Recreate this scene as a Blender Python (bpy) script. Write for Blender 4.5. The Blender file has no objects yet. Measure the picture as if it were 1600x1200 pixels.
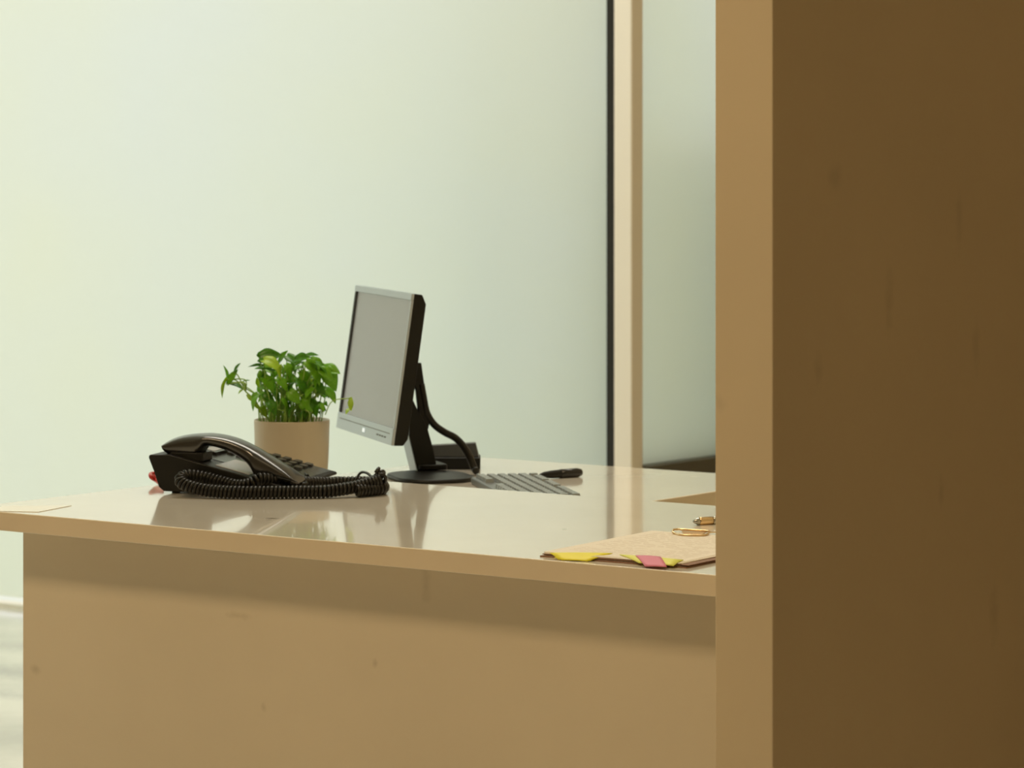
import bpy, bmesh, math, random
from mathutils import Vector, Matrix
random.seed(7)
S = bpy.context.scene
COL = S.collection
PI = math.pi

# ------------------------------------------------------------------ camera
FPX = 5157.0            # focal length in pixels of the 1600 wide frame
CAMZ = 1.31
HORIZON = 240.0         # image row of the horizon
YAW = math.radians(35.87)
CY, SY = math.cos(YAW), math.sin(YAW)
cam_d = bpy.data.cameras.new('camera'); cam = bpy.data.objects.new('camera', cam_d); COL.objects.link(cam)
cam.location = (0, 0, CAMZ)
cam.rotation_euler = (PI / 2, 0, YAW)
cam_d.sensor_width = 36; cam_d.sensor_fit = 'HORIZONTAL'
cam_d.lens = FPX / 1600 * 36
cam_d.shift_x = 0
cam_d.shift_y = -(600 - HORIZON) / 1600
cam_d.clip_start = .05; cam_d.clip_end = 200
cam_d.dof.use_dof = True
cam_d.dof.focus_distance = 4.75
cam_d.dof.aperture_fstop = 11
S.camera = cam

# ------------------------------------------------------------------ sky, lamps, exposure
w = bpy.data.worlds.new('overcast_sky'); S.world = w; w.use_nodes = True
nt = w.node_tree; nt.nodes.clear()
out = nt.nodes.new('ShaderNodeOutputWorld'); bg = nt.nodes.new('ShaderNodeBackground')
tc = nt.nodes.new('ShaderNodeTexCoord'); sp = nt.nodes.new('ShaderNodeSeparateXYZ'); cr = nt.nodes.new('ShaderNodeValToRGB')
nt.links.new(tc.outputs['Generated'], sp.inputs[0]); nt.links.new(sp.outputs['Z'], cr.inputs[0])
cr.color_ramp.elements[0].position = 0.0; cr.color_ramp.elements[0].color = (.88, .88, .90, 1)
cr.color_ramp.elements[1].position = .6; cr.color_ramp.elements[1].color = (1.0, .945, .775, 1)
nt.links.new(cr.outputs[0], bg.inputs[0]); nt.links.new(bg.outputs[0], out.inputs[0])
bg.inputs[1].default_value = 1.32

def area_lamp(name, loc, size, power, color, target):
    d = bpy.data.lights.new(name, 'AREA'); d.shape = 'RECTANGLE'; d.size, d.size_y = size
    d.energy = power; d.color = color
    o = bpy.data.objects.new(name, d); COL.objects.link(o); o.location = loc
    o.rotation_euler = (Vector(target) - Vector(loc)).to_track_quat('-Z', 'Y').to_euler()
    return o
WARM = (1.0, .74, .44)
area_lamp('overhead_light', (-3.2, 1.5, 3.82), (1.2, .6), 62, WARM, (-3.2, 1.5, 0))
area_lamp('overhead_light', (-4.2, 5.5, 3.82), (2.2, .9), 58, (1.0, .93, .80), (-4.2, 5.5, 0))  # added fill, brightens the desk tops, plant and post
area_lamp('overhead_light', (.2, 4.0, 3.82), (.6, .6), 8.5, (1.0, .70, .33), (.2, 4.0, 0))  # added fill, lifts the dark right face of the partition

S.view_settings.view_transform = 'Standard'
S.view_settings.look = 'None'
S.view_settings.exposure = 0
S.view_settings.gamma = 1
S.view_settings.use_curve_mapping = False
S.cycles.max_bounces = 10; S.cycles.diffuse_bounces = 6; S.cycles.transmission_bounces = 8
S.cycles.use_denoising = True
S.cycles.sample_clamp_indirect = 6

# ------------------------------------------------------------------ helpers
def cw(X, Y, z=0.0):
    """camera plan coordinates (right, forward) to the world, whose axes follow the desk"""
    return Vector((CY * X - SY * Y, SY * X + CY * Y, z))
def at(px, py, z):
    """photo pixel to the point where its sight line meets the level z"""
    Y = FPX * (CAMZ - z) / (py - HORIZON)
    return cw((px - 800) * Y / FPX, Y, z)
def ray_dir(px, py):
    return cw((px - 800) / FPX, 1.0, -(py - HORIZON) / FPX)
def local_plane(M, y, px, py):
    """where a sight line meets the plane local-y = y of the frame M: returns local (x, z)"""
    Mi = M.inverted(); o = Mi @ Vector((0, 0, CAMZ)); d = Mi.to_3x3() @ ray_dir(px, py)
    t = (y - o.y) / d.y; p = o + d * t
    return (p.x, p.z)

def mat(name, col, rough=.5, metal=0., spec=.5, noise=0., nscale=8., bump=0., bscale=60., coat=0., emis=None, estr=0., rnoise=0.):
    m = bpy.data.materials.new(name); m.use_nodes = True
    n = m.node_tree; b = n.nodes['Principled BSDF']
    b.inputs['Roughness'].default_value = rough; b.inputs['Metallic'].default_value = metal
    b.inputs['Specular IOR Level'].default_value = spec
    b.inputs['Base Color'].default_value = (*col, 1)
    b.inputs['Coat Weight'].default_value = coat
    if noise > 0:
        t = n.nodes.new('ShaderNodeTexCoord'); x = n.nodes.new('ShaderNodeTexNoise'); x.inputs['Scale'].default_value = nscale; x.inputs['Detail'].default_value = 5
        r = n.nodes.new('ShaderNodeValToRGB'); r.color_ramp.elements[0].position = .32; r.color_ramp.elements[1].position = .68
        r.color_ramp.elements[0].color = tuple(c * (1 - noise) for c in col) + (1,); r.color_ramp.elements[1].color = tuple(min(1, c * (1 + noise * .4)) for c in col) + (1,)
        n.links.new(t.outputs['Object'], x.inputs[0]); n.links.new(x.outputs[0], r.inputs[0]); n.links.new(r.outputs[0], b.inputs['Base Color'])
        if rnoise:
            mr = n.nodes.new('ShaderNodeMapRange'); mr.inputs[3].default_value = rough - rnoise; mr.inputs[4].default_value = rough + rnoise
            n.links.new(x.outputs[0], mr.inputs[0]); n.links.new(mr.outputs[0], b.inputs['Roughness'])
    if bump > 0:
        t = n.nodes.new('ShaderNodeTexCoord'); x = n.nodes.new('ShaderNodeTexNoise'); x.inputs['Scale'].default_value = bscale; x.inputs['Detail'].default_value = 3
        bp = n.nodes.new('ShaderNodeBump'); bp.inputs['Strength'].default_value = bump; bp.inputs['Distance'].default_value = .002
        n.links.new(t.outputs['Object'], x.inputs[0]); n.links.new(x.outputs[0], bp.inputs['Height']); n.links.new(bp.outputs[0], b.inputs['Normal'])
    if emis:
        b.inputs['Emission Color'].default_value = (*emis, 1); b.inputs['Emission Strength'].default_value = estr
    return m

def stains(m, spots, col):
    """small marks with a shape of their own; spots in object coordinates (x, y, z, rx, ry, rz, strength)"""
    n = m.node_tree; b = n.nodes['Principled BSDF']; inp = b.inputs['Base Color']
    t = n.nodes.new('ShaderNodeTexCoord')
    nz = n.nodes.new('ShaderNodeTexNoise'); nz.inputs['Scale'].default_value = 55; nz.inputs['Detail'].default_value = 4
    n.links.new(t.outputs['Object'], nz.inputs[0])
    for (x, y, z, rx, ry, rz, s) in spots:
        mp = n.nodes.new('ShaderNodeMapping'); mp.vector_type = 'TEXTURE'
        mp.inputs['Location'].default_value = (x, y, z); mp.inputs['Scale'].default_value = (rx, ry, rz)
        n.links.new(t.outputs['Object'], mp.inputs[0])
        ln = n.nodes.new('ShaderNodeVectorMath'); ln.operation = 'LENGTH'; n.links.new(mp.outputs[0], ln.inputs[0])
        ad = n.nodes.new('ShaderNodeMath'); ad.operation = 'MULTIPLY_ADD'; ad.inputs[1].default_value = 1.6; n.links.new(nz.outputs[0], ad.inputs[0]); n.links.new(ln.outputs[1], ad.inputs[2])
        mr = n.nodes.new('ShaderNodeMapRange'); mr.inputs[1].default_value = 1.9; mr.inputs[2].default_value = .9; mr.inputs[3].default_value = 0; mr.inputs[4].default_value = s
        n.links.new(ad.outputs[0], mr.inputs[0])
        mx = n.nodes.new('ShaderNodeMixRGB'); n.links.new(mr.outputs[0], mx.inputs[0]); mx.inputs[2].default_value = (*col, 1)
        if inp.is_linked:
            src = inp.links[0].from_socket; n.links.new(src, mx.inputs[1])
        else:
            mx.inputs[1].default_value = inp.default_value
        n.links.new(mx.outputs[0], inp)

def obj(name, bm, m, parent=None, smooth=False, bevel=0., seg=2, loc=None, kind=None, label=None, subsurf=0):
    me = bpy.data.meshes.new(name)
    bmesh.ops.recalc_face_normals(bm, faces=bm.faces); bm.to_mesh(me); bm.free()
    me.materials.append(m)
    if smooth:
        for p in me.polygons: p.use_smooth = True
    o = bpy.data.objects.new(name, me); COL.objects.link(o)
    if parent: o.parent = parent
    if loc: o.location = loc
    if bevel > 0:
        bv = o.modifiers.new('bevel', 'BEVEL'); bv.width = bevel; bv.segments = seg; bv.limit_method = 'ANGLE'; bv.angle_limit = math.radians(35)
        for p in me.polygons: p.use_smooth = True
        bv.harden_normals = True
    if subsurf:
        ss = o.modifiers.new('subdivision', 'SUBSURF'); ss.levels = ss.render_levels = subsurf
    if kind: o['kind'] = kind
    if label: o['label'] = label
    return o
def thing(name, label, cat, loc=(0, 0, 0), rotz=0., group=None):
    o = bpy.data.objects.new(name, None); COL.objects.link(o); o.location = loc; o.rotation_euler = (0, 0, rotz)
    o.empty_display_size = .05
    o['label'] = label; o['category'] = cat
    if group: o['group'] = group
    return o
def tag(o, label, cat, group=None):
    o['label'] = label; o['category'] = cat
    if group: o['group'] = group
    return o
def frame(loc, rotz):
    return Matrix.Translation(Vector(loc)) @ Matrix.Rotation(rotz, 4, 'Z')

def box(x0, x1, y0, y1, z0, z1, bm=None):
    bm = bm or bmesh.new()
    v = [bm.verts.new((x, y, z)) for x in (x0, x1) for y in (y0, y1) for z in (z0, z1)]
    for f in ((0, 1, 3, 2), (4, 6, 7, 5), (0, 4, 5, 1), (2, 3, 7, 6), (0, 2, 6, 4), (1, 5, 7, 3)):
        bm.faces.new([v[i] for i in f])
    return bm
def prism(pts, y0, y1, bm=None):
    """outline in x,z pushed along y"""
    bm = bm or bmesh.new()
    a = [bm.verts.new((x, y0, z)) for x, z in pts]; b = [bm.verts.new((x, y1, z)) for x, z in pts]
    bm.faces.new(a); bm.faces.new(b[::-1]); n = len(pts)
    for i in range(n): bm.faces.new((a[i], b[i], b[(i + 1) % n], a[(i + 1) % n]))
    return bm
def slab(pts, z0, z1, bm=None):
    bm = bm or bmesh.new()
    a = [bm.verts.new((x, y, z0)) for x, y in pts]; b = [bm.verts.new((x, y, z1)) for x, y in pts]
    bm.faces.new(a[::-1]); bm.faces.new(b); n = len(pts)
    for i in range(n): bm.faces.new((a[i], a[(i + 1) % n], b[(i + 1) % n], b[i]))
    return bm
def rrect(cx, cy, w_, h_, r, n=5):
    pts = []
    for sx, sy, a0 in ((1, 1, 0), (-1, 1, 90), (-1, -1, 180), (1, -1, 270)):
        for k in range(n + 1):
            a = math.radians(a0 + 90 * k / n)
            pts.append((cx + sx * (w_ / 2 - r) + r * math.cos(a), cy + sy * (h_ / 2 - r) + r * math.sin(a)))
    return pts
def lathe(prof, seg=48, bm=None):
    bm = bm or bmesh.new(); rings = []
    for r, z in prof:
        if r < 1e-5: rings.append([bm.verts.new((0, 0, z))])
        else: rings.append([bm.verts.new((r * math.cos(2 * PI * k / seg), r * math.sin(2 * PI * k / seg), z)) for k in range(seg)])
    for a, b in zip(rings, rings[1:]):
        for k in range(seg):
            k2 = (k + 1) % seg
            if len(a) == 1 and len(b) == 1: continue
            if len(a) == 1: bm.faces.new((a[0], b[k], b[k2]))
            elif len(b) == 1: bm.faces.new((a[k], a[k2], b[0]))
            else: bm.faces.new((a[k], a[k2], b[k2], b[k]))
    return bm
def spline(pts, n=12):
    P = [Vector(p) for p in pts]; P = [P[0] * 2 - P[1]] + P + [P[-1] * 2 - P[-2]]; o = []
    for i in range(1, len(P) - 2):
        for k in range(n):
            t = k / n; a, b, c, d = P[i - 1:i + 3]
            o.append(.5 * ((2 * b) + (c - a) * t + (2 * a - 5 * b + 4 * c - d) * t * t + (3 * b - a - 3 * c + d) * t ** 3))
    o.append(P[-2]); return o
def tube(pts, r, seg=8, bm=None, closed=False, flat=1.0):
    """r a number or a function of 0..1"""
    bm = bm or bmesh.new(); P = [Vector(p) for p in pts]; n = len(P); rings = []
    nrm = None
    for i, p in enumerate(P):
        if closed: t = (P[(i + 1) % n] - P[i - 1])
        else: t = P[min(i + 1, n - 1)] - P[max(i - 1, 0)]
        t.normalize()
        if nrm is None:
            nrm = Vector((0, 0, 1)) if abs(t.z) < .9 else Vector((1, 0, 0))
        nrm = (nrm - t * nrm.dot(t)).normalized(); bn = t.cross(nrm)
        rr = r(i / (n - 1)) if callable(r) else r
        rings.append([bm.verts.new(p + nrm * (rr * flat * math.sin(2 * PI * k / seg)) + bn * (rr * math.cos(2 * PI * k / seg))) for k in range(seg)])
    m = n if closed else n - 1
    for i in range(m):
        a, b = rings[i], rings[(i + 1) % n]
        for k in range(seg): bm.faces.new((a[k], a[(k + 1) % seg], b[(k + 1) % seg], b[k]))
    if not closed:
        bm.faces.new(rings[0][::-1]); bm.faces.new(rings[-1])
    return bm

# ------------------------------------------------------------------ materials
CREAM = (.76, .66, .50)
M = {}
M['worktop'] = mat('cream_laminate_top', (.90, .84, .72), .11, spec=.5, coat=.55, noise=.05, nscale=3, rnoise=.03)
M['edge'] = mat('beige_laminate_edge', (.74, .62, .45), .45, noise=.04, nscale=5)
M['panel'] = mat('beige_panel', (.72, .62, .46), .55, noise=.06, nscale=2.2, bump=.15)
M['wallpaint'] = mat('beige_wall_paint', (.66, .54, .36), .8, noise=.06, nscale=1.6, bump=.25, bscale=25)
M['room'] = mat('room_wall_paint', (.62, .53, .40), .85, noise=.04)
M['ceil'] = mat('ceiling_paint', (.72, .68, .58), .9)
M['floor'] = mat('pale_polished_floor', (.78, .79, .76), .14, noise=.28, nscale=2.4, rnoise=.05)
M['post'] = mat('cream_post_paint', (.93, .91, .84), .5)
M['gasket'] = mat('black_rubber', (.012, .012, .01), .6)
M['post_shade'] = mat('shaded_post_paint', (.60, .54, .42), .55)  # darker tan paints in the shaded side of the post
M['rail'] = mat('dark_brown_rail', (.05, .042, .02), .5, noise=.1)
M['black'] = mat('black_plastic', (.010, .010, .008), .42, spec=.25, bump=.1, bscale=900)
M['black_gloss'] = mat('glossy_black_plastic', (.014, .0135, .011), .27, spec=.5)
M['handset'] = mat('satin_black_plastic', (.012, .0115, .009), .22, spec=.8, coat=.25)
M['cord'] = mat('black_rubber_cord', (.010, .009, .006), .33, spec=.32)
M['key'] = mat('dark_grey_key', (.035, .035, .028), .32)
M['silver'] = mat('silver_plastic', (.46, .54, .62), .32, metal=.3)
M['screen'] = mat('matte_lcd_screen', (.30, .32, .37), .26, spec=1.0)
M['pot'] = mat('beige_ceramic', (.52, .46, .35), .35, noise=.05, nscale=6)
M['soil'] = mat('dark_soil', (.03, .022, .012), .9, noise=.4, nscale=60, bump=1, bscale=120)
M['paper'] = mat('cream_paper', (.84, .78, .67), .6, noise=.02)
M['white_paper'] = mat('white_film', (.93, .93, .86), .25)
M['ink'] = mat('pale_grey_ink', (.66, .58, .47), .7)
M['folder'] = mat('brown_card', (.26, .13, .07), .6, noise=.15, nscale=30)
M['yellow'] = mat('yellow_note_paper', (.86, .80, .03), .55)
M['pale_yellow'] = mat('pale_yellow_note_paper', (.80, .83, .16), .55)
M['pink'] = mat('pink_note_paper', (.72, .22, .34), .55)
M['brass'] = mat('brass', (.78, .58, .33), .25, metal=1)
M['steel'] = mat('dark_steel', (.42, .42, .38), .25, metal=1)
M['red'] = mat('red_plastic', (.50, .03, .02), .3)
M['label_card'] = mat('grey_label_card', (.34, .32, .34), .25)
M['outer'] = mat('blue_grey_pane_tint', (.60, .76, .95), .8, noise=.1)
M['ground'] = mat('pale_paving', (.80, .86, .88), .9, noise=.15, nscale=.8)

def leaf_mat(name, c1, c2):
    m = mat(name, c1, .33); n = m.node_tree; b = n.nodes['Principled BSDF']
    t = n.nodes.new('ShaderNodeTexCoord'); x = n.nodes.new('ShaderNodeTexNoise'); x.inputs['Scale'].default_value = 28; x.inputs['Detail'].default_value = 4
    r = n.nodes.new('ShaderNodeValToRGB'); r.color_ramp.elements[0].position = .42; r.color_ramp.elements[1].position = .62
    r.color_ramp.elements[0].color = (*c1, 1); r.color_ramp.elements[1].color = (*c2, 1)
    n.links.new(t.outputs['Object'], x.inputs[0]); n.links.new(x.outputs[0], r.inputs[0]); n.links.new(r.outputs[0], b.inputs['Base Color'])
    tr = n.nodes.new('ShaderNodeBsdfTranslucent'); n.links.new(r.outputs[0], tr.inputs[0]); mx = n.nodes.new('ShaderNodeMixShader'); mx.inputs[0].default_value = .36
    n.links.new(b.outputs[0], mx.inputs[1]); n.links.new(tr.outputs[0], mx.inputs[2]); n.links.new(mx.outputs[0], n.nodes['Material Output'].inputs[0])
    return m
LEAFM = [leaf_mat('dark_green_leaf', (.06, .25, .01), (.13, .40, .02)), leaf_mat('green_leaf', (.16, .48, .02), (.28, .60, .03)), leaf_mat('yellow_green_leaf', (.38, .66, .03), (.58, .76, .08))]
M['stem'] = mat('green_stem', (.32, .52, .10), .45)

def glass_mat():
    """frosting film on the panes: scatters the daylight behind it and lets a soft part of the view through"""
    m = bpy.data.materials.new('frosted_glass'); m.use_nodes = True; n = m.node_tree; n.nodes.clear()
    o = n.nodes.new('ShaderNodeOutputMaterial'); tr = n.nodes.new('ShaderNodeBsdfTranslucent'); gl = n.nodes.new('ShaderNodeBsdfGlossy'); gl.inputs['Roughness'].default_value = .25
    mx = n.nodes.new('ShaderNodeMixShader'); mx.inputs[0].default_value = .03
    t = n.nodes.new('ShaderNodeTexCoord'); x = n.nodes.new('ShaderNodeTexNoise'); x.inputs['Scale'].default_value = .7; x.inputs['Detail'].default_value = 3
    r = n.nodes.new('ShaderNodeValToRGB'); r.color_ramp.elements[0].position = .35; r.color_ramp.elements[1].position = .7
    r.color_ramp.elements[0].color = (.93, .96, .92, 1); r.color_ramp.elements[1].color = (.95, .97, .86, 1)
    n.links.new(t.outputs['Object'], x.inputs[0]); n.links.new(x.outputs[0], r.inputs[0]); n.links.new(r.outputs[0], tr.inputs[0])
    rf = n.nodes.new('ShaderNodeBsdfRefraction'); rf.inputs['Roughness'].default_value = .72; rf.inputs['IOR'].default_value = 1.25; n.links.new(r.outputs[0], rf.inputs[0])
    m2 = n.nodes.new('ShaderNodeMixShader'); m2.inputs[0].default_value = .5; n.links.new(tr.outputs[0], m2.inputs[1]); n.links.new(rf.outputs[0], m2.inputs[2])
    n.links.new(m2.outputs[0], mx.inputs[1]); n.links.new(gl.outputs[0], mx.inputs[2]); n.links.new(mx.outputs[0], o.inputs[0])
    return m
M['frosted'] = glass_mat()

# ------------------------------------------------------------------ the setting
H = 3.9
WY = 6.86               # glazed wall behind the desk
PX = -4.644             # left side of the corner post
PW = .052
XL, XR, YF, YB = -7.7, 1.6, -3.0, 7.7
OUT = [(XL, YF), (XR, YF), (XR, YB), (PX + PW - .03, YB), (PX + PW - .03, WY + .045), (XL, WY + .045)]
v1, v2, v3 = at(14, 1050, 0), at(30, 1010, 0), at(5, 1085, 0)
stains(M['floor'], [(v1.x, v1.y, 0, .25, .10, .3, .5), (v2.x, v2.y, 0, .12, .10, .3, .35), (v3.x, v3.y, 0, .16, .06, .3, .4)], (.30, .28, .32))
obj('floor', slab(OUT, -.1, 0), M['floor'], kind='structure')
obj('ceiling', slab(OUT, H, H + .1), M['ceil'], kind='structure')
obj('wall_left', box(XL - .1, XL, YF, 2.0, 0, H), M['room'], kind='structure')
w3 = obj('window_3', box(XL - .024, XL - .02, 2.06, WY - .02, .03, H), M['frosted'], kind='structure')
obj('edge_strip', box(XL - .05, XL, 2.0, 2.06, 0, H), M['post'], w3)
obj('sill_strip', box(XL - .05, XL, 2.06, WY - .02, 0, .03), M['post'], w3)
obj('trim_3', box(XL - .05, XL, WY - .02, WY + .045, 0, H), M['post'], kind='structure', bevel=.002)
obj('wall_front', box(XL, XR, YF - .1, YF, 0, H), M['room'], kind='structure')
obj('wall_right', box(XR, XR + .1, YF, YB, 0, H), M['room'], kind='structure')
obj('wall_back', box(PX, XR, YB, YB + .1, 0, H), M['room'], kind='structure')
# large frosted window and its black edge strip
wn = obj('window_1', box(XL, PX - .023, WY + .02, WY + .024, .03, H), M['frosted'], kind='structure')
obj('edge_strip', box(PX - .023, PX, WY, WY + .045, 0, H), M['gasket'], wn)
obj('sill_strip', box(XL, PX - .023, WY, WY + .045, 0, .012), M['post'], wn)
tp = obj('trim_1', box(PX, PX + PW, WY + .004, WY + PW, 0, H), M['post_shade'], kind='structure', bevel=.002)
obj('lit_face_strip', box(PX, PX + PW - .002, WY, WY + .004, 0, H), M['post'], tp)  # near-white colour paints in the lit front of the post
# second window, turning away behind the post, over a dark low wall
SILL = .525
w2 = obj('window_2', box(PX + PW - .024, PX + PW - .02, WY + PW, YB, SILL, H), M['frosted'], kind='structure')
obj('trim_2', box(PX + PW - .08, PX + PW + .02, WY + PW, YB, 0, SILL), M['rail'], kind='structure', bevel=.003)
# outside: paving, and two added blue-grey blocks that shade and tint the glass
obj('ground', slab([(-30, -15), (XL - .12, -15), (XL - .12, WY + .06), (PX + PW - .1, WY + .06), (PX + PW - .1, 30), (-30, 30)], -.35, -.2), M['ground'], kind='structure')
obj('pane_shade_block', box(PX - .30, PX - .22, WY + .46, YB + .1, -.2, 1.36), M['outer'], kind='structure')  # added block, shades the second pane towards its far end
obj('pane_tint_block', box(-10.5, -5.5, 12.5, 15, -.2, 1.7), M['outer'], kind='structure')  # added block, gives the large pane a bluish lower part
# partition wall in front, at the right
M['wallpaint_p'] = M['wallpaint'].copy()
stains(M['wallpaint_p'], [(-2.114, 3.76, 1.12, .02, .012, .05, .13), (-2.114, 3.95, 1.22, .02, .010, .045, .13), (-2.114, 3.9, .86, .02, .008, .02, .13), (-2.114, 3.62, 1.28, .02, .02, .02, .13),
     (-2.114, 3.58, 1.04, .02, .012, .02, .13), (-2.114, 4.0, 1.05, .02, .012, .04, .13), (-2.114, 4.05, .68, .02, .015, .04, .13), (-2.19, 3.47, 1.0, .012, .02, .012, .13)], (.16, .13, .08))
obj('wall_partition', box(-2.198, -2.114, 3.470, YB, 0, H), M['wallpaint_p'], kind='structure', bevel=.002)

# ------------------------------------------------------------------ reception counter
CX0, CX1, CY0, CY1 = -3.758, -2.200, 3.713, 4.444
desk = thing('reception_counter', 'cream laminate reception counter with glossy top and beige front panel', 'counter')
wt = obj('worktop', box(CX0, CX1, CY0, CY1, .7205, .75), M['worktop'], desk, bevel=.0012)
eb = obj('edge_band', box(CX0 + .0005, CX1, CY0 - .0008, CY0 + .0002, .7215, .7488), M['edge'], wt)
mw = M['worktop']
sm = at(426, 810, .75); sd = at(883, 827, .75)
stains(mw, [(sm.x, sm.y, .75, .016, .010, .01, .9), (sd.x, sd.y, .75, .005, .007, .01, .8), (sm.x + .01, sm.y - .02, .75, .012, .006, .01, .35)], (.22, .18, .13))
pf = M['panel'].copy()
def onpanel(px, py):
    d = ray_dir(px, py); t = 3.773 / d.y; return (d.x * t, 3.773, CAMZ + d.z * t)
stains(pf, [(*onpanel(587, 1036), .006, .02, .008, .3), (*onpanel(372, 962), .030, .02, .006, .22), (*onpanel(55, 1045), .012, .02, .008, .3), (*onpanel(665, 915), .010, .02, .03, .2), (*onpanel(412, 1105), .006, .02, .008, .25)], (.30, .22, .12))
obj('front_panel', box(-3.682, CX1, 3.773, 3.793, 0, .7205), pf, desk, bevel=.0012)
obj('side_panel', box(-3.682, -3.662, 3.795, 4.40, 0, .7205), M['panel'], desk, bevel=.001)
# return desk, its top one board lower
ret = thing('return_desk', 'cream topped return desk behind the counter under plant, monitor and keyboard', 'desk')
obj('worktop', box(-3.818, -3.092, 4.447, 5.160, .69, .72), M['worktop'], ret, bevel=.0015)
obj('edge_band', box(-3.0920, -3.0912, 4.447, 5.159, .6915, .7188), M['edge'], ret)
obj('side_panel', box(-3.78, -3.76, 4.47, 5.10, 0, .69), M['panel'], ret, bevel=.001)
obj('side_panel', box(-3.15, -3.13, 4.47, 5.10, 0, .69), M['panel'], ret, bevel=.001)
obj('back_panel', box(-3.76, -3.15, 5.06, 5.08, .2, .69), M['panel'], ret, bevel=.001)

# ------------------------------------------------------------------ telephone
RZ = YAW - math.radians(15)
PO = cw(-.599, 5.446, .75)
ph = thing('desk_telephone', 'black corded desk telephone with wedge body and curved handset on the counter', 'telephone', PO, RZ)
PM = frame(PO, RZ)
SL = -.239
def top(l): return .064 + SL * (l - .035)
PWD = .272
body = obj('body', prism([(-.001, .058), (.000, .063), (.035, .064), (.236, top(.236)), (.2385, .0135), (.236, .0105), (.205, .0035), (.026, .0035), (.017, .010), (.008, .036)], 0, PWD), M['black'], ph, bevel=.0022)
for lx in (.04, .19):
    for wy in (.02, PWD - .03):
        obj('foot', lathe([(0, 0), (.007, 0), (.007, .004), (0, .004)], 16), M['gasket'], body, loc=(lx, wy, 0))
def on_top(name, l0, l1, w0, w1, h, m, parent, r=.002, bev=.0006):
    """plate lying on the sloping face of the telephone"""
    lc, wc = (l0 + l1) / 2, (w0 + w1) / 2
    bm = slab(rrect(0, 0, l1 - l0, w1 - w0, min(r, (l1 - l0) / 2.05, (w1 - w0) / 2.05)), -.0005, h)
    o = obj(name, bm, m, parent, bevel=bev)
    if parent is ph: o.location = (lc, wc, top(lc)); o.rotation_euler = (0, math.atan(-SL), 0)
    else: o.location = ((lc - parent.location.x) / math.cos(math.atan(SL)), wc - parent.location.y, 0)
    return o
on_top('face_plate', .048, .232, .066, PWD - .006, .0008, M['black_gloss'], ph)
dsp = on_top('display', .052, .078, .105, .240, .006, M['black_gloss'], ph)
on_top('display_glass', .055, .072, .112, .232, .0066, M['label_card'], dsp)
on_top('label_card', .108, .170, .018, .118, .0012, M['label_card'], ph)
for k, l in enumerate((.086, .1015, .117)):
    on_top('function_key', l - .0055, l + .0055, .150, .168, .0045, M['key'], ph, r=.005)
for r_ in range(4):
    for c in range(3):
        l = .134 + r_ * .0195; wy = .196 + c * .0285
        on_top('number_key', l - .0062, l + .0062, wy - .0095, wy + .0095, .0045, M['key'], ph, r=.004)
# cradle blocks under the two ends of the handset
obj('cradle', box(.032, .090, .012, .058, .052, .067), M['black'], ph, bevel=.002)
# handset: lofted rounded sections, heights taken along its length
HW = .034
prof = [(257, 691.5, 697), (260, 688, 703), (265, 685, 709), (275, 680.5, 711.5), (290, 677, 712.5), (305, 675.2, 713), (317, 674.8, 713), (322, 674.9, 696), (330, 675.3, 696), (343, 676.8, 699),
        (355, 679, 703), (366, 682, 708), (377, 686, 714.5), (386, 690, 721), (394, 694, 729), (400, 697, 741), (404, 699, 749), (412, 704, 751.5), (425, 712, 753), (438, 720.5, 754), (450, 728.5, 755), (461, 737, 755.5), (469, 744, 755), (473, 750, 754.5)]
bm = bmesh.new(); rings = []
NS = 20
for i, (px, a, b) in enumerate(prof):
    x1, z1 = local_plane(PM, HW, px, a); x2, z2 = local_plane(PM, HW, px, b)
    zmin = top(x1) + .001 if x1 < .235 else .016
    z2 = max(z2, .010)
    hw = .0235 if not 325 < px < 398 else .0205
    if i in (0, len(prof) - 1): hw *= .75
    zc, hz = (z1 + z2) / 2, max((z1 - z2) / 2, .002)
    ring = []
    for k in range(NS):
        a_ = 2 * PI * k / NS; e = .72
        cx_, sz_ = math.cos(a_), math.sin(a_)
        yy = hw * math.copysign(abs(cx_) ** e, cx_)
        if sz_ > 0: e = .58
        zz = hz * math.copysign(abs(sz_) ** e, sz_)
        if sz_ > 0: zz += .13 * (yy - hw) * sz_ ** .5
        ring.append(bm.verts.new((x1, HW + yy, zc + zz)))
    rings.append(ring)
for a, b in zip(rings, rings[1:]):
    for k in range(NS): bm.faces.new((a[k], a[(k + 1) % NS], b[(k + 1) % NS], b[k]))
bm.faces.new(rings[0][::-1]); bm.faces.new(rings[-1])
hs = obj('handset', bm, M['handset'], ph, smooth=True, subsurf=1)
x, z = local_plane(PM, HW, 471, 752)
PMI = PM.inverted()
def pl(px, py, z): return PMI @ at(px, py, z)
obj('cord_boot', tube([(x - .004, HW, .018), (x + .010, HW + .004, .016)], .0042, 12), M['cord'], hs, smooth=True)
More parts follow.
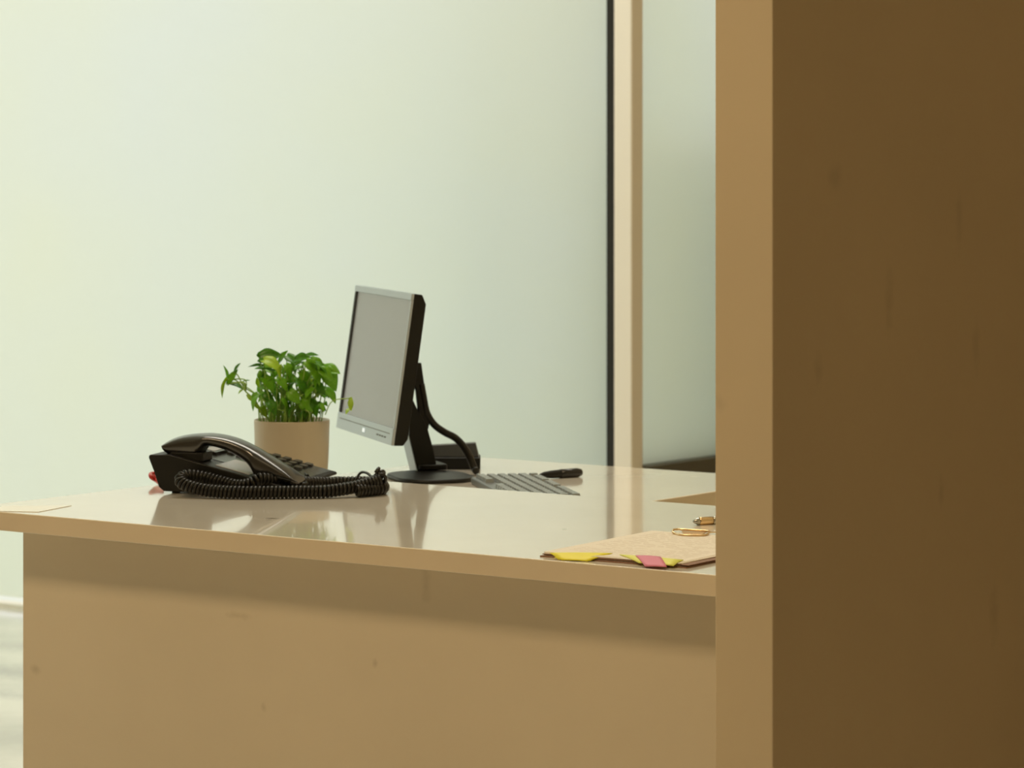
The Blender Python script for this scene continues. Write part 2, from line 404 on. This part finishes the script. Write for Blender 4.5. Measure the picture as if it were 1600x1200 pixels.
# thin lead leaving the handset, then the coiled cord
lead = spline([(x + .008, HW + .003, .016), pl(476, 741, .773), pl(481, 743, .774), pl(484, 752, .762), pl(489, 757, .757)], 8)
obj('cord_lead', tube(lead, .0022, 8), M['cord'], ph, smooth=True)
R = .0078; WR = .0033
def pd_(px, py, Y):
    """point at a pixel and a distance, in the telephone's frame, never below the worktop"""
    v = cw((px - 800) * Y / FPX, Y, CAMZ - (py - HORIZON) * Y / FPX); v.z = max(v.z, .75 + R + WR)
    return PMI @ v
path = [(587, 738, 5.41), (594, 742, 5.41), (595, 748, 5.405), (586, 753, 5.40), (572, 757, 5.39), (555, 761, 5.38), (535, 764.5, 5.37), (505, 768, 5.36), (465, 770, 5.355), (420, 770, 5.35), (370, 769.5, 5.35), (330, 767, 5.36), (302, 762, 5.37),
        (285, 755, 5.38), (283, 748, 5.39), (294, 743, 5.40), (318, 746, 5.405), (345, 753, 5.40), (370, 759, 5.39), (390, 757, 5.385), (404, 749, 5.39), (424, 750, 5.405), (452, 754, 5.435), (480, 754.5, 5.465), (515, 755, 5.495), (560, 755, 5.51), (588, 757, 5.49), (598, 761, 5.45), (596, 765, 5.41), (580, 767.5, 5.39), (556, 770, 5.37)]
ctr = [pd_(*q_) for q_ in path]
fine = spline(ctr, 24)
# walk the centre line evenly and wind the wire round it
def resample(P, step):
    o = [P[0].copy()]; acc = 0.
    for a, b in zip(P, P[1:]):
        d = (b - a).length; pos = 0.
        while acc + (d - pos) >= step:
            pos += step - acc; o.append(a.lerp(b, pos / d)); acc = 0.
        acc += d - pos
    return o
pitch = .0066; ns = 11
even = resample(fine, pitch / ns); hel = []; nrm = Vector((0, 0, 1))
for i, p in enumerate(even):
    t = (even[min(i + 3, len(even) - 1)] - even[max(i - 3, 0)]).normalized()
    nrm = (nrm - t * nrm.dot(t)).normalized(); bn = t.cross(nrm); a_ = 2 * PI * i / ns
    taper = 1.0
    hel.append(p + nrm * R * taper * math.sin(a_) + bn * R * taper * math.cos(a_))
obj('coiled_cord', tube(hel, WR, 6), M['cord'], ph, smooth=True)
core = obj('cord_end', tube(spline([pd_(590, 738, 5.41), pd_(584, 744, 5.42), pd_(580, 744, 5.44), pd_(573, 739, 5.46), pd_(565, 738, 5.48), pd_(560, 743, 5.49), pd_(557, 751, 5.50)], 10), .0022, 8), M['cord'], ph, smooth=True)
obj('plug', tube([pl(560, 750, .7575), pl(545, 750, .7575)], .0050, 4), M['black'], ph)
# plain cable run behind the coil, from the plug back to the telephone
obj('line_cable', tube(spline([pl(546, 750, .7575), pl(530, 747, .757), pl(512, 748.5, .757), pl(498, 751, .757)], 6), .0030, 8), M['cord'], ph, smooth=True)

# small red loop behind the telephone
rp = at(240, 752, .7545)
rl = tube(spline([at(254, 741, .765), at(246, 740.5, .765), at(236, 740.5, .766), at(236, 745, .763), at(243, 750, .757), at(250, 755, .754), at(258, 757, .7535)], 8), .0036, 8)
for v in rl.verts: v.co -= rp
tube([q - rp for q in spline([at(236, 744, .764), at(241, 745, .762), at(250, 747, .76), at(258, 748, .759)], 5)], .003, 8, rl)
tag(obj('loop', rl, M['red'], smooth=True, loc=rp), 'small red plastic loop poking out behind the black telephone', 'plastic loop').name = 'plastic_loop'

# ------------------------------------------------------------------ monitor
ME = math.atan2(.29, .957)
MO = cw(-.2708, 6.05, .72); MR = YAW + ME
mon = thing('computer_monitor', 'silver and black flat computer monitor leaning back on a black stand, screen off', 'monitor', MO, MR)
MM = frame(MO, MR)
TILT = math.radians(8.0); MH = .272; MW2 = .205; MZ = .0716
def tilted(o):
    o.rotation_euler = (0, TILT, 0); o.location = (0, 0, MZ); return o
tilted(obj('casing', prism([(.002, .0), (.019, .002), (.026, .014), (.026, MH - .016), (.017, MH), (.002, MH)], -MW2, MW2), M['black'], mon, bevel=.0015))
hp = tilted(obj('back_hump', prism([(.026, .165), (.034, .172), (.034, .205), (.026, .212)], -.06, .06), M['black'], mon, bevel=.003))
scr = tilted(obj('screen', box(.0008, .003, -MW2 + .006, MW2 - .012, .030, MH - .012), M['screen'], mon))
fr = bmesh.new()
bz = tilted(obj('bezel', box(-.003, .0025, -MW2, MW2, MH - .012, MH, fr), M['silver'], mon, bevel=.0012, label='silver upper bezel bar'))
bz2 = tilted(obj('bezel', box(-.003, .0025, -MW2, MW2, 0, .030), M['silver'], mon, bevel=.0012, label='silver lower bezel bar'))
obj('groove', box(-.0034, -.0028, -MW2 + .02, MW2 - .02, .019, .0205), M['key'], bz2)
tilted(obj('bezel', box(-.002, .0025, -MW2, -MW2 + .006, .0302, MH - .0122), M['silver'], mon, bevel=.001))
tilted(obj('bezel', box(-.002, .0025, MW2 - .012, MW2, .0302, MH - .0122), M['gasket'], mon, bevel=.001, label='black side bezel bar'))
obj('power_light', box(-.0038, -.0028, -.008, .006, .008, .015), mat('power_light_lens', (.8, .85, .85), .3, emis=(.8, .9, 1), estr=.5), bz2)
for k in range(4):
    obj('button', box(-.0036, -.0028, -.16 + k * .018, -.149 + k * .018, .010, .013), M['key'], bz2)
NY = -.028
def mp(px, py, y=NY): return local_plane(MM, y, px, py)
pts = [mp(640, 672), mp(648, 655), mp(664, 655), mp(684, 746), mp(656, 746)]
neck = obj('stand_neck', prism([mp(655, 743), mp(640, 681), mp(640, 640), mp(645, 624), mp(654, 643), mp(663, 658), mp(669, 672), mp(678, 704), mp(685, 742)], NY, .030), M['black'], mon, bevel=.0015)
obj('neck_lit_face', prism([mp(654.6, 743), mp(639.6, 681), mp(638.6, 681), mp(653.6, 743)], NY + .003, .028), M['silver'], neck)  # silver strip paints in the lit side of the black neck
obj('hinge_bracket', prism([mp(651, 567), mp(659.5, 567), mp(664, 600), mp(668, 640), mp(674, 654), mp(670, 672), mp(661, 660), mp(655, 642), mp(651.5, 612), mp(649, 603)], NY + .004, -.014), M['black'], mon, bevel=.0015)
base = [(-.035 + .0, 0)]
bcx, _ = mp(668, 748)
obj('stand_base', slab(rrect(.098, -.100, .145, .185, .064, 8), 0, .008), M['black'], mon, bevel=.004, seg=3)
obj('stand_foot', slab(rrect(bcx + .01, .0, .055, .075, .01, 4), .0095, .02), M['black'], mon, bevel=.003)
def mq(px, py, y=-.02):
    a, b = mp(px, py, y); return Vector((a, y, max(b, .008)))
cb = spline([mq(658, 600), mq(662, 622), mq(667, 645), mq(678, 663), mq(694, 675), mq(711, 684), mq(723, 696, -.03), mq(733, 712, -.04), mq(741, 732, -.05), mq(744, 746, -.06)], 8)
obj('video_cable', tube(cb, .0066, 12), M['cord'], mon, smooth=True)

# ------------------------------------------------------------------ black desk box behind the monitor stand
bxp = cw((711 - 800) * 6.19 / FPX, 6.19, .72); BM = frame(bxp, YAW)
def bp(px, py): return local_plane(BM, 0, px, py)
t1 = thing('desk_box', 'small black box standing behind the monitor stand', 'box', bxp, YAW)
(xa, za), (xb, zb) = bp(672, 696), bp(743, 692)
bmx = bmesh.new()
def hexa(bot, topq):
    bm = bmesh.new(); a = [bm.verts.new(p) for p in bot]; b = [bm.verts.new(p) for p in topq]
    bm.faces.new(a[::-1]); bm.faces.new(b)
    for i in range(4): bm.faces.new((a[i], a[(i + 1) % 4], b[(i + 1) % 4], b[i]))
    return bm
obj('cover', hexa([(xa - .004, -.014, .022), (xb + .006, -.014, .022), (xb + .006, .040, .022), (xa - .004, .040, .022)],
                  [(xa, .000, za), (xb, .000, zb), (xb, .022, zb), (xa, .022, za)]), mat('charcoal_plastic', (.035, .035, .028), .45), t1, bevel=.0015)
obj('tray', box(xa - .004, xb + .009, -.028, .045, 0, .022), M['black'], t1, bevel=.002)

# ------------------------------------------------------------------ keyboard
kp = at(840, 741, .735); kq = at(909, 774, .735)
kd = (kq - kp).normalized(); KR = math.atan2(kd.y, kd.x)
kp.z = .72
kb = thing('keyboard', 'dark grey computer keyboard on the return desk beside the monitor', 'keyboard', kp, KR)
KL, KWd = .394, .122
# local x runs along the long side toward the counter, local y across; the rows lie toward -y
sgn = -1
obj('case', prism([(0, 0), (KL, 0), (KL, .012), (0, .012)], 0, -KWd), mat('grey_keyboard_case', (.14, .16, .17), .35), kb, bevel=.003)
keym = bmesh.new()
w0, w1 = .0078, .0062
keym = hexa([(-w0, -w0, 0), (w0, -w0, 0), (w0, w0, 0), (-w0, w0, 0)], [(-w1, -w1, .007), (w1, -w1, .007), (w1, w1, .007), (-w1, w1, .007)])
kmat = mat('grey_key', (.30, .34, .36), .25)
rows = [.011, .031, .050, .069, .088, .107]
k0 = None
for ri, ry in enumerate(rows):
    n = 19
    for ci in range(n):
        if ri == 0 and ci in (1, 6, 11): continue
        if ri == 5 and ci in (5, 6, 7, 8): continue
        x_ = .018 + ci * .0197
        if k0 is None:
            k0 = obj('key', keym, kmat, kb, loc=(x_, -ry, .012)); k = k0
        else:
            k = k0.copy(); COL.objects.link(k); k.parent = kb; k.location = (x_, -ry, .012)

# ------------------------------------------------------------------ black marker
ma = at(843, 745, .725); mb = at(907, 739, .727)
md = (mb - ma); mlen = md.length; ma.z = .728
bm = lathe([(0, 0), (.0026, .001), (.0055, .010), (.0072, .028), (.0078, .05), (.0078, mlen - .02), (.0078, mlen - .004), (.0055, mlen), (0, mlen)], 24)
mk = thing('marker_pen', 'black tapered marker pen lying beyond the keyboard', 'pen', ma, math.atan2(md.y, md.x))
for v in bm.verts: v.co = Vector((v.co.z, v.co.x, v.co.y))
b_ = obj('barrel', bm, M['black'], mk, smooth=True)
cap = lathe([(0, mlen - .045), (.0082, mlen - .045), (.0086, mlen - .008), (.0062, mlen + .001), (0, mlen + .001)], 24)
for v in cap.verts: v.co = Vector((v.co.z, v.co.x, v.co.y + .0))
obj('cap', cap, M['black_gloss'], mk, smooth=True)

# ------------------------------------------------------------------ potted plant
pc = at(456, 759.5, .72)
pot = thing('potted_plant', 'green leafy pothos plant in a round beige pot between telephone and monitor', 'plant', pc, YAW)
POTM = frame(pc, YAW)
RP = .0672
obj('pot', lathe([(0, 0), (RP * .90, 0), (RP * .925, .003), (RP * .97, .05), (RP, .116), (RP * .99, .1185), (RP * .955, .1175), (RP * .94, .10), (0, .10)], 64), M['pot'], pot, smooth=True)
sb = lathe([(0, .108), (RP * .5, .1075), (RP * .93, .105)], 32)
for v in sb.verts: v.co.z += random.uniform(-.002, .003)
obj('soil', sb, M['soil'], pot, smooth=True)
def leaf_mesh(name, L, Wd, fold, curl, m, kind):
    """heart shaped leaf, base at the origin, tip along +x, folded along its midrib and drooping"""
    bm = bmesh.new(); n = 10; rows_ = []
    for i in range(n + 1):
        t = i / n
        if kind == 0: wv = 1.08 * Wd * (math.sin(PI * min(1, t * .92 + .06)) ** .75) * (1.25 - .75 * t)
        else: wv = Wd * (math.sin(PI * min(1, t * .95 + .04)) ** .9) * (1.1 - .4 * t)
        if i == n: wv = .0003
        z = -curl * t * t * L; xx = L * t * (1 - .15 * curl * t)
        row = []
        for j in (-1, -.5, 0, .5, 1):
            back = -.10 * L * abs(j) if t < .12 else 0
            row.append(bm.verts.new((xx + back, j * wv, z + fold * abs(j) ** 1.3 * wv + .04 * wv * math.sin(7 * t + 3 * j))))
        rows_.append(row)
    for a, b in zip(rows_, rows_[1:]):
        for j in range(4): bm.faces.new((a[j], a[j + 1], b[j + 1], b[j]))
    me = bpy.data.meshes.new(name); bm.to_mesh(me); bm.free(); me.materials.append(m)
    for p in me.polygons: p.use_smooth = True
    return me
LM = {}
for mi in range(3):
    for kd_ in range(2):
        for cu in (0, 1): LM[(mi, kd_, cu)] = leaf_mesh('leaf', 1.0, .36 if kd_ == 0 else .24, .35, .15 if cu == 0 else .55, LEAFM[mi], kd_)
def cam_local(px, py, dep):
    """point of the plant at a pixel of the photograph, dep metres behind the pot's axis; in the pot's frame"""
    o = POTM.inverted() @ Vector((0, 0, CAMZ)); d = POTM.inverted().to_3x3() @ ray_dir(px, py); t = (dep - o.y) / d.y
    return o + d * t
def add_leaf(base, tip, m, kd_, cu, roll):
    d = tip - base; L = d.length; xa = d.normalized()
    up = Vector((random.uniform(-.3, .3), random.uniform(-.8, .1), 1)); up = Matrix.Rotation(roll, 3, xa) @ up
    ya = up.cross(xa).normalized(); za = xa.cross(ya)
    o = bpy.data.objects.new('leaf', LM[(m, kd_, cu)]); COL.objects.link(o); o.parent = pot
    R3 = Matrix((xa, ya, za)).transposed().to_4x4()
    o.matrix_local = Matrix.Translation(base) @ R3 @ Matrix.Diagonal((L, L, L, 1))
    so = o.modifiers.new('thickness', 'SOLIDIFY'); so.thickness = .012
    return o
def add_stem(base, root=None, r=.0011):
    if root is None:
        a = random.uniform(0, 2 * PI); rr = random.uniform(.1, .8) * RP
        dx = max(-.045, min(.045, base.x * .55 + random.uniform(-.016, .016))); root = Vector((dx + .012 * math.cos(a), max(-.05, min(.05, base.y * .6)) + .012 * math.sin(a), .104))
    mid = root.lerp(base, .5) + Vector(((root.x - base.x) * .2 + random.uniform(-.008, .008), random.uniform(-.008, .008), .010))
    obj('stem', tube(spline([root, mid, base], 6), r, 6), M['stem'], pot, smooth=True)
# (base px, tip px, depth, colour 0 dark 1 green 2 yellow-green, shape, curl, roll)
LV = [((355, 593), (343, 621), -.01, 2, 0, 0, .9), ((355, 594), (352, 569), .0, 1, 1, 0, 1.1), ((356, 600), (370, 576), -.01, 1, 1, 0, .3), ((366, 582), (374, 566), -.01, 0, 1, 0, .9), ((357, 600), (380, 598), .0, 0, 1, 1, .5), ((376, 598), (390, 592), .01, 0, 1, 0, .2),
      ((384, 607), (371, 614), .0, 2, 0, 0, .6), ((409, 573), (387, 570), .0, 0, 0, 0, .5), ((412, 563), (442, 570), -.045, 2, 0, 1, .1), ((405, 560), (440, 552), -.02, 0, 0, 0, .4), ((436, 566), (447, 547), .0, 1, 1, 0, .5), ((425, 580), (398, 572), -.03, 0, 0, 0, .3),
      ((441, 572), (430, 591), -.05, 2, 0, 1, .6), ((448, 556), (463, 568), .01, 0, 0, 0, .5), ((462, 562), (484, 556), -.02, 0, 0, 0, .3), ((474, 557), (497, 552), .02, 0, 1, 0, .2), ((474, 574), (452, 580), -.02, 1, 0, 0, .4),
      ((478, 565), (500, 580), -.05, 1, 0, 1, .3), ((485, 563), (508, 577), -.02, 1, 0, 1, .5), ((507, 577), (528, 606), -.02, 1, 0, 1, .6), ((500, 578), (524, 590), -.05, 1, 0, 1, .2), ((415, 584), (399, 596), -.02, 0, 0, 1, .7), ((412, 590), (430, 606), -.04, 1, 0, 1, .4),
      ((433, 592), (452, 604), -.05, 1, 0, 1, .1), ((452, 598), (431, 603), -.03, 1, 0, 0, .3), ((470, 582), (488, 602), -.04, 1, 0, 1, .5), ((488, 580), (505, 596), -.05, 1, 0, 1, .3), ((465, 596), (484, 612), -.05, 0, 0, 1, .3), ((492, 600), (508, 612), -.03, 0, 0, 1, .5),
      ((508, 608), (527, 629), -.02, 1, 0, 0, .5), ((505, 606), (518, 618), .01, 0, 0, 1, .2), ((424, 612), (442, 622), -.04, 0, 0, 1, .3), ((452, 612), (468, 628), -.05, 1, 0, 1, .4), ((415, 622), (402, 634), -.03, 2, 0, 1, .3), ((420, 628), (432, 642), -.05, 0, 0, 1, .6),
      ((440, 624), (455, 638), -.055, 1, 0, 1, .4), ((470, 628), (484, 642), -.05, 1, 0, 1, .6), ((483, 626), (497, 640), -.04, 0, 0, 1, .5), ((490, 606), (476, 620), -.05, 1, 0, 0, .3), ((386, 617), (394, 627), -.02, 2, 1, 0, .4), ((396, 630), (408, 640), -.04, 2, 1, 0, .3),
      ((446, 570), (460, 590), -.05, 1, 0, 1, .2), ((456, 574), (470, 560), .02, 0, 0, 0, .5), ((424, 596), (414, 606), .02, 0, 0, 0, .5), ((498, 588), (485, 598), .02, 0, 0, 1, .5), ((440, 606), (452, 622), .02, 0, 0, 1, .3), ((476, 606), (466, 620), .03, 0, 0, 1, .3),
      ((404, 604), (401, 590), .01, 2, 1, 0, .3), ((460, 634), (444, 646), -.05, 0, 0, 1, .4), ((476, 640), (464, 650), -.055, 0, 0, 1, .4), ((428, 638), (414, 647), -.055, 1, 0, 1, .4), ((498, 634), (488, 648), -.05, 0, 0, 1, .5), ((548, 622), (548, 642), -.02, 2, 1, 0, .3), ((546, 638), (540, 646), -.02, 2, 1, 0, .2)]
for i, (b, t, dep, m_, kd_, cu, roll) in enumerate(LV):
    bb = cam_local(*b, dep); tt = cam_local(*t, dep - random.uniform(.0, .018))
    add_leaf(bb, tt, m_, kd_, cu, roll)
    if i < 5:
        hub = cam_local(384, 612, -.01)
        if i == 0: add_stem(hub, None, .0014)
        add_stem(bb, hub, .0012)
    elif i == len(LV) - 2: add_stem(bb, cam_local(508, 648, -.03), .0009)
    elif i == len(LV) - 1: add_stem(bb, cam_local(548, 628, -.02), .0008)
    else: add_stem(bb)
for k in range(34):     # canopy leaves filling between the ones placed by eye
    px = random.uniform(402, 512); py = random.uniform(562, 612) + abs(px - 455) * .12; dep = random.uniform(-.05, .06)
    a_ = random.uniform(-.3, PI + .3); L_ = random.uniform(17, 27)
    bb = cam_local(px, py, dep); tt = cam_local(px + L_ * math.cos(a_) * (1 if px > 400 else -1), py + L_ * .75 * abs(math.sin(a_)), dep - random.uniform(.005, .022))
    add_leaf(bb, tt, random.choice((0, 1, 1, 1)), 0, random.choice((0, 1)), random.uniform(-.2, .8)); add_stem(bb)
for k in range(44):     # small inner leaves low in the pot
    px = random.uniform(404, 508); py = random.uniform(580, 648); dep = random.uniform(-.05, .05)
    bb = cam_local(px, py, dep); tt = cam_local(px + random.uniform(-16, 16), py + random.uniform(-6, 14), dep - .012)
    add_leaf(bb, tt, random.choice((0, 0, 1, 1, 2)), 0, 1, random.uniform(.0, .9)); add_stem(bb)

# ------------------------------------------------------------------ papers on their folder, notes, clip, pen
o0 = at(849, 866.5, .753)
axs = (at(1069, 884, .753) - o0).normalized(); PR = math.atan2(axs.y, axs.x)
o0.z = .75
stk = thing('document_folder', 'brown card folder with a pile of cream papers at the counter front', 'folder', o0, PR)
PW_, PL_ = .228, .31
obj('folder_cover', slab([(-.004, -.003), (PW_ + .004, -.003), (PW_ + .004, PL_), (-.004, PL_)], 0, .0018), M['folder'], stk, bevel=.0004)
obj('folder_cover', slab([(-.002, .000), (PW_ + .006, -.001), (PW_ + .006, PL_), (-.002, PL_)], .0032, .0044), M['folder'], stk, bevel=.0004)
sh = [(0, .002, 0, .0018, .0032), (.001, .001, .6, .0044, .0052), (.000, .003, -.9, .0052, .0058), (-.003, .005, 1.2, .0058, .0064)]
for dx, dy, a, z0, z1 in sh:
    p = obj('paper', slab([(0, 0), (.220, 0), (.220, .303), (0, .303)], z0, z1), M['paper'], stk); p.location = (dx, dy, 0); p.rotation_euler = (0, 0, math.radians(a))
ink = bmesh.new()
for r_ in range(26):
    y = .030 + r_ * .0102; x = .018
    while x < .20:
        l = random.uniform(.006, .022)
        if random.random() > .2: box(x, min(x + l, .205), y, y + .0016, .0064, .00648, ink)
        x += l + .004
pt = obj('text_line', ink, M['ink'], stk, kind='stuff'); pt.rotation_euler = (0, 0, math.radians(1.2)); pt.location = (-.003, .005, 0)

def note(name, q, m, lab, grp=None, bend=.001, thick=.0009):
    """q: four (px, py, z) corners: far-left, far-right, near-right, near-left"""
    P = [at(*c) for c in q]; c0 = sum(P, Vector()) / 4; n = 6; bm = bmesh.new(); g = []
    for i in range(n + 1):
        row = []
        for j in range(n + 1):
            u, v = j / n, i / n
            p = (P[0] * (1 - u) + P[1] * u) * (1 - v) + (P[3] * (1 - u) + P[2] * u) * v
            p = p - c0; p.z += bend * math.sin(PI * v) + .0006 * math.sin(PI * u)
            row.append(bm.verts.new(p))
        g.append(row)
    for i in range(n):
        for j in range(n): bm.faces.new((g[i][j], g[i][j + 1], g[i + 1][j + 1], g[i + 1][j]))
    o = obj(name, bm, m, smooth=True, loc=c0); so = o.modifiers.new('thickness', 'SOLIDIFY'); so.thickness = thick; so.offset = 1
    tag(o, lab, 'sticky note'); return o
note('sticky_note', [(859, 864.5, .7572), (957, 865, .7572), (921, 876.8, .7508), (872, 874.5, .7508)], M['yellow'], 'bright yellow sticky note on the left corner of the papers')
note('sticky_note', [(866, 872, .7522), (940, 871, .7545), (918, 877.4, .7504), (878, 875.4, .7504)], M['yellow'], 'yellow sticky note bending down under the left yellow note')
note('sticky_note', [(968, 867, .7572), (1068, 875.5, .7572), (1052, 884.5, .7535), (998, 880, .7535)], M['pale_yellow'], 'pale yellow sticky note beneath the pink one')
note('sticky_note', [(993, 868.5, .7588), (1032, 870.5, .7588), (1042, 886.5, .7535), (1008, 885.5, .7522)], M['pink'], 'pink sticky note lying across the paper edge')

# brass paper clip lying on the papers
pz = .7578
c0 = at(1082, 832, pz)
loop = [at(1052, 827.5, pz + .004), at(1051, 831, pz + .002), at(1056, 834, pz), at(1067, 836, pz), at(1098, 836.5, pz), at(1108, 832.5, pz + .001), at(1106, 830, pz + .003), at(1085, 828.2, pz + .004), at(1062, 827, pz + .004)]
bm = tube([p - c0 for p in spline(loop + [loop[0]], 5)[:-1]], .0016, 8, closed=True)
cl = thing('paper_clip', 'large brass wire clip lying on the cream papers', 'clip', c0)
obj('wire_frame', bm, M['brass'], cl, smooth=True)
obj('wire_tail', tube([p - c0 for p in spline([at(1107, 832, pz + .001), at(1120, 831.5, pz), at(1135, 833, pz)], 4)], .0009, 6), M['brass'], cl, smooth=True)
obj('spring_plate', slab([tuple((at(*a, pz) - c0)[:2]) for a in ((1068, 835), (1098, 836), (1106, 831), (1064, 828.5))], 0, .0012), mat('dull_brass', (.55, .36, .16), .4, metal=.8), cl, bevel=.0003)

# gold pen with a dark tip
pa = at(1083, 815, .7555); pb = at(1150, 811.5, .7555); pd = pb - pa; pa.z = .7556
pen = thing('ballpoint_pen', 'gold barrelled pen with grey tip lying behind the papers', 'pen', pa, math.atan2(pd.y, pd.x))
def lx(prof, seg=24):
    bm = lathe([(r, z) for r, z in prof], seg)
    for v in bm.verts: v.co = Vector((v.co.z, v.co.x, v.co.y))
    return bm
obj('tip', lx([(0, 0), (.0022, .0005), (.0058, .008), (.0058, .011), (0, .011)]), M['steel'], pen, smooth=True)
obj('barrel', lx([(0, .010), (.0062, .010), (.0064, .013), (.0063, .032), (.0050, .033), (.0050, .11), (.004, .13), (0, .13)]), M['brass'], pen, smooth=True)
obj('ring', lx([(.005, .033), (.0067, .033), (.0067, .040), (.005, .040)]), M['steel'], pen, smooth=True)

# thin glossy white sheet at the far left end of the counter
q = [at(4, 791, .75), at(112, 790.5, .75), at(60, 800.5, .75), at(-14, 799, .75)]
c0 = sum(q, Vector()) / 4
sheet = obj('loose_sheet', slab([tuple((p - c0)[:2]) for p in q][::-1], .0002, .0008), M['white_paper'], loc=c0)
tag(sheet, 'thin glossy white sheet lying on the left end of the counter', 'sheet')
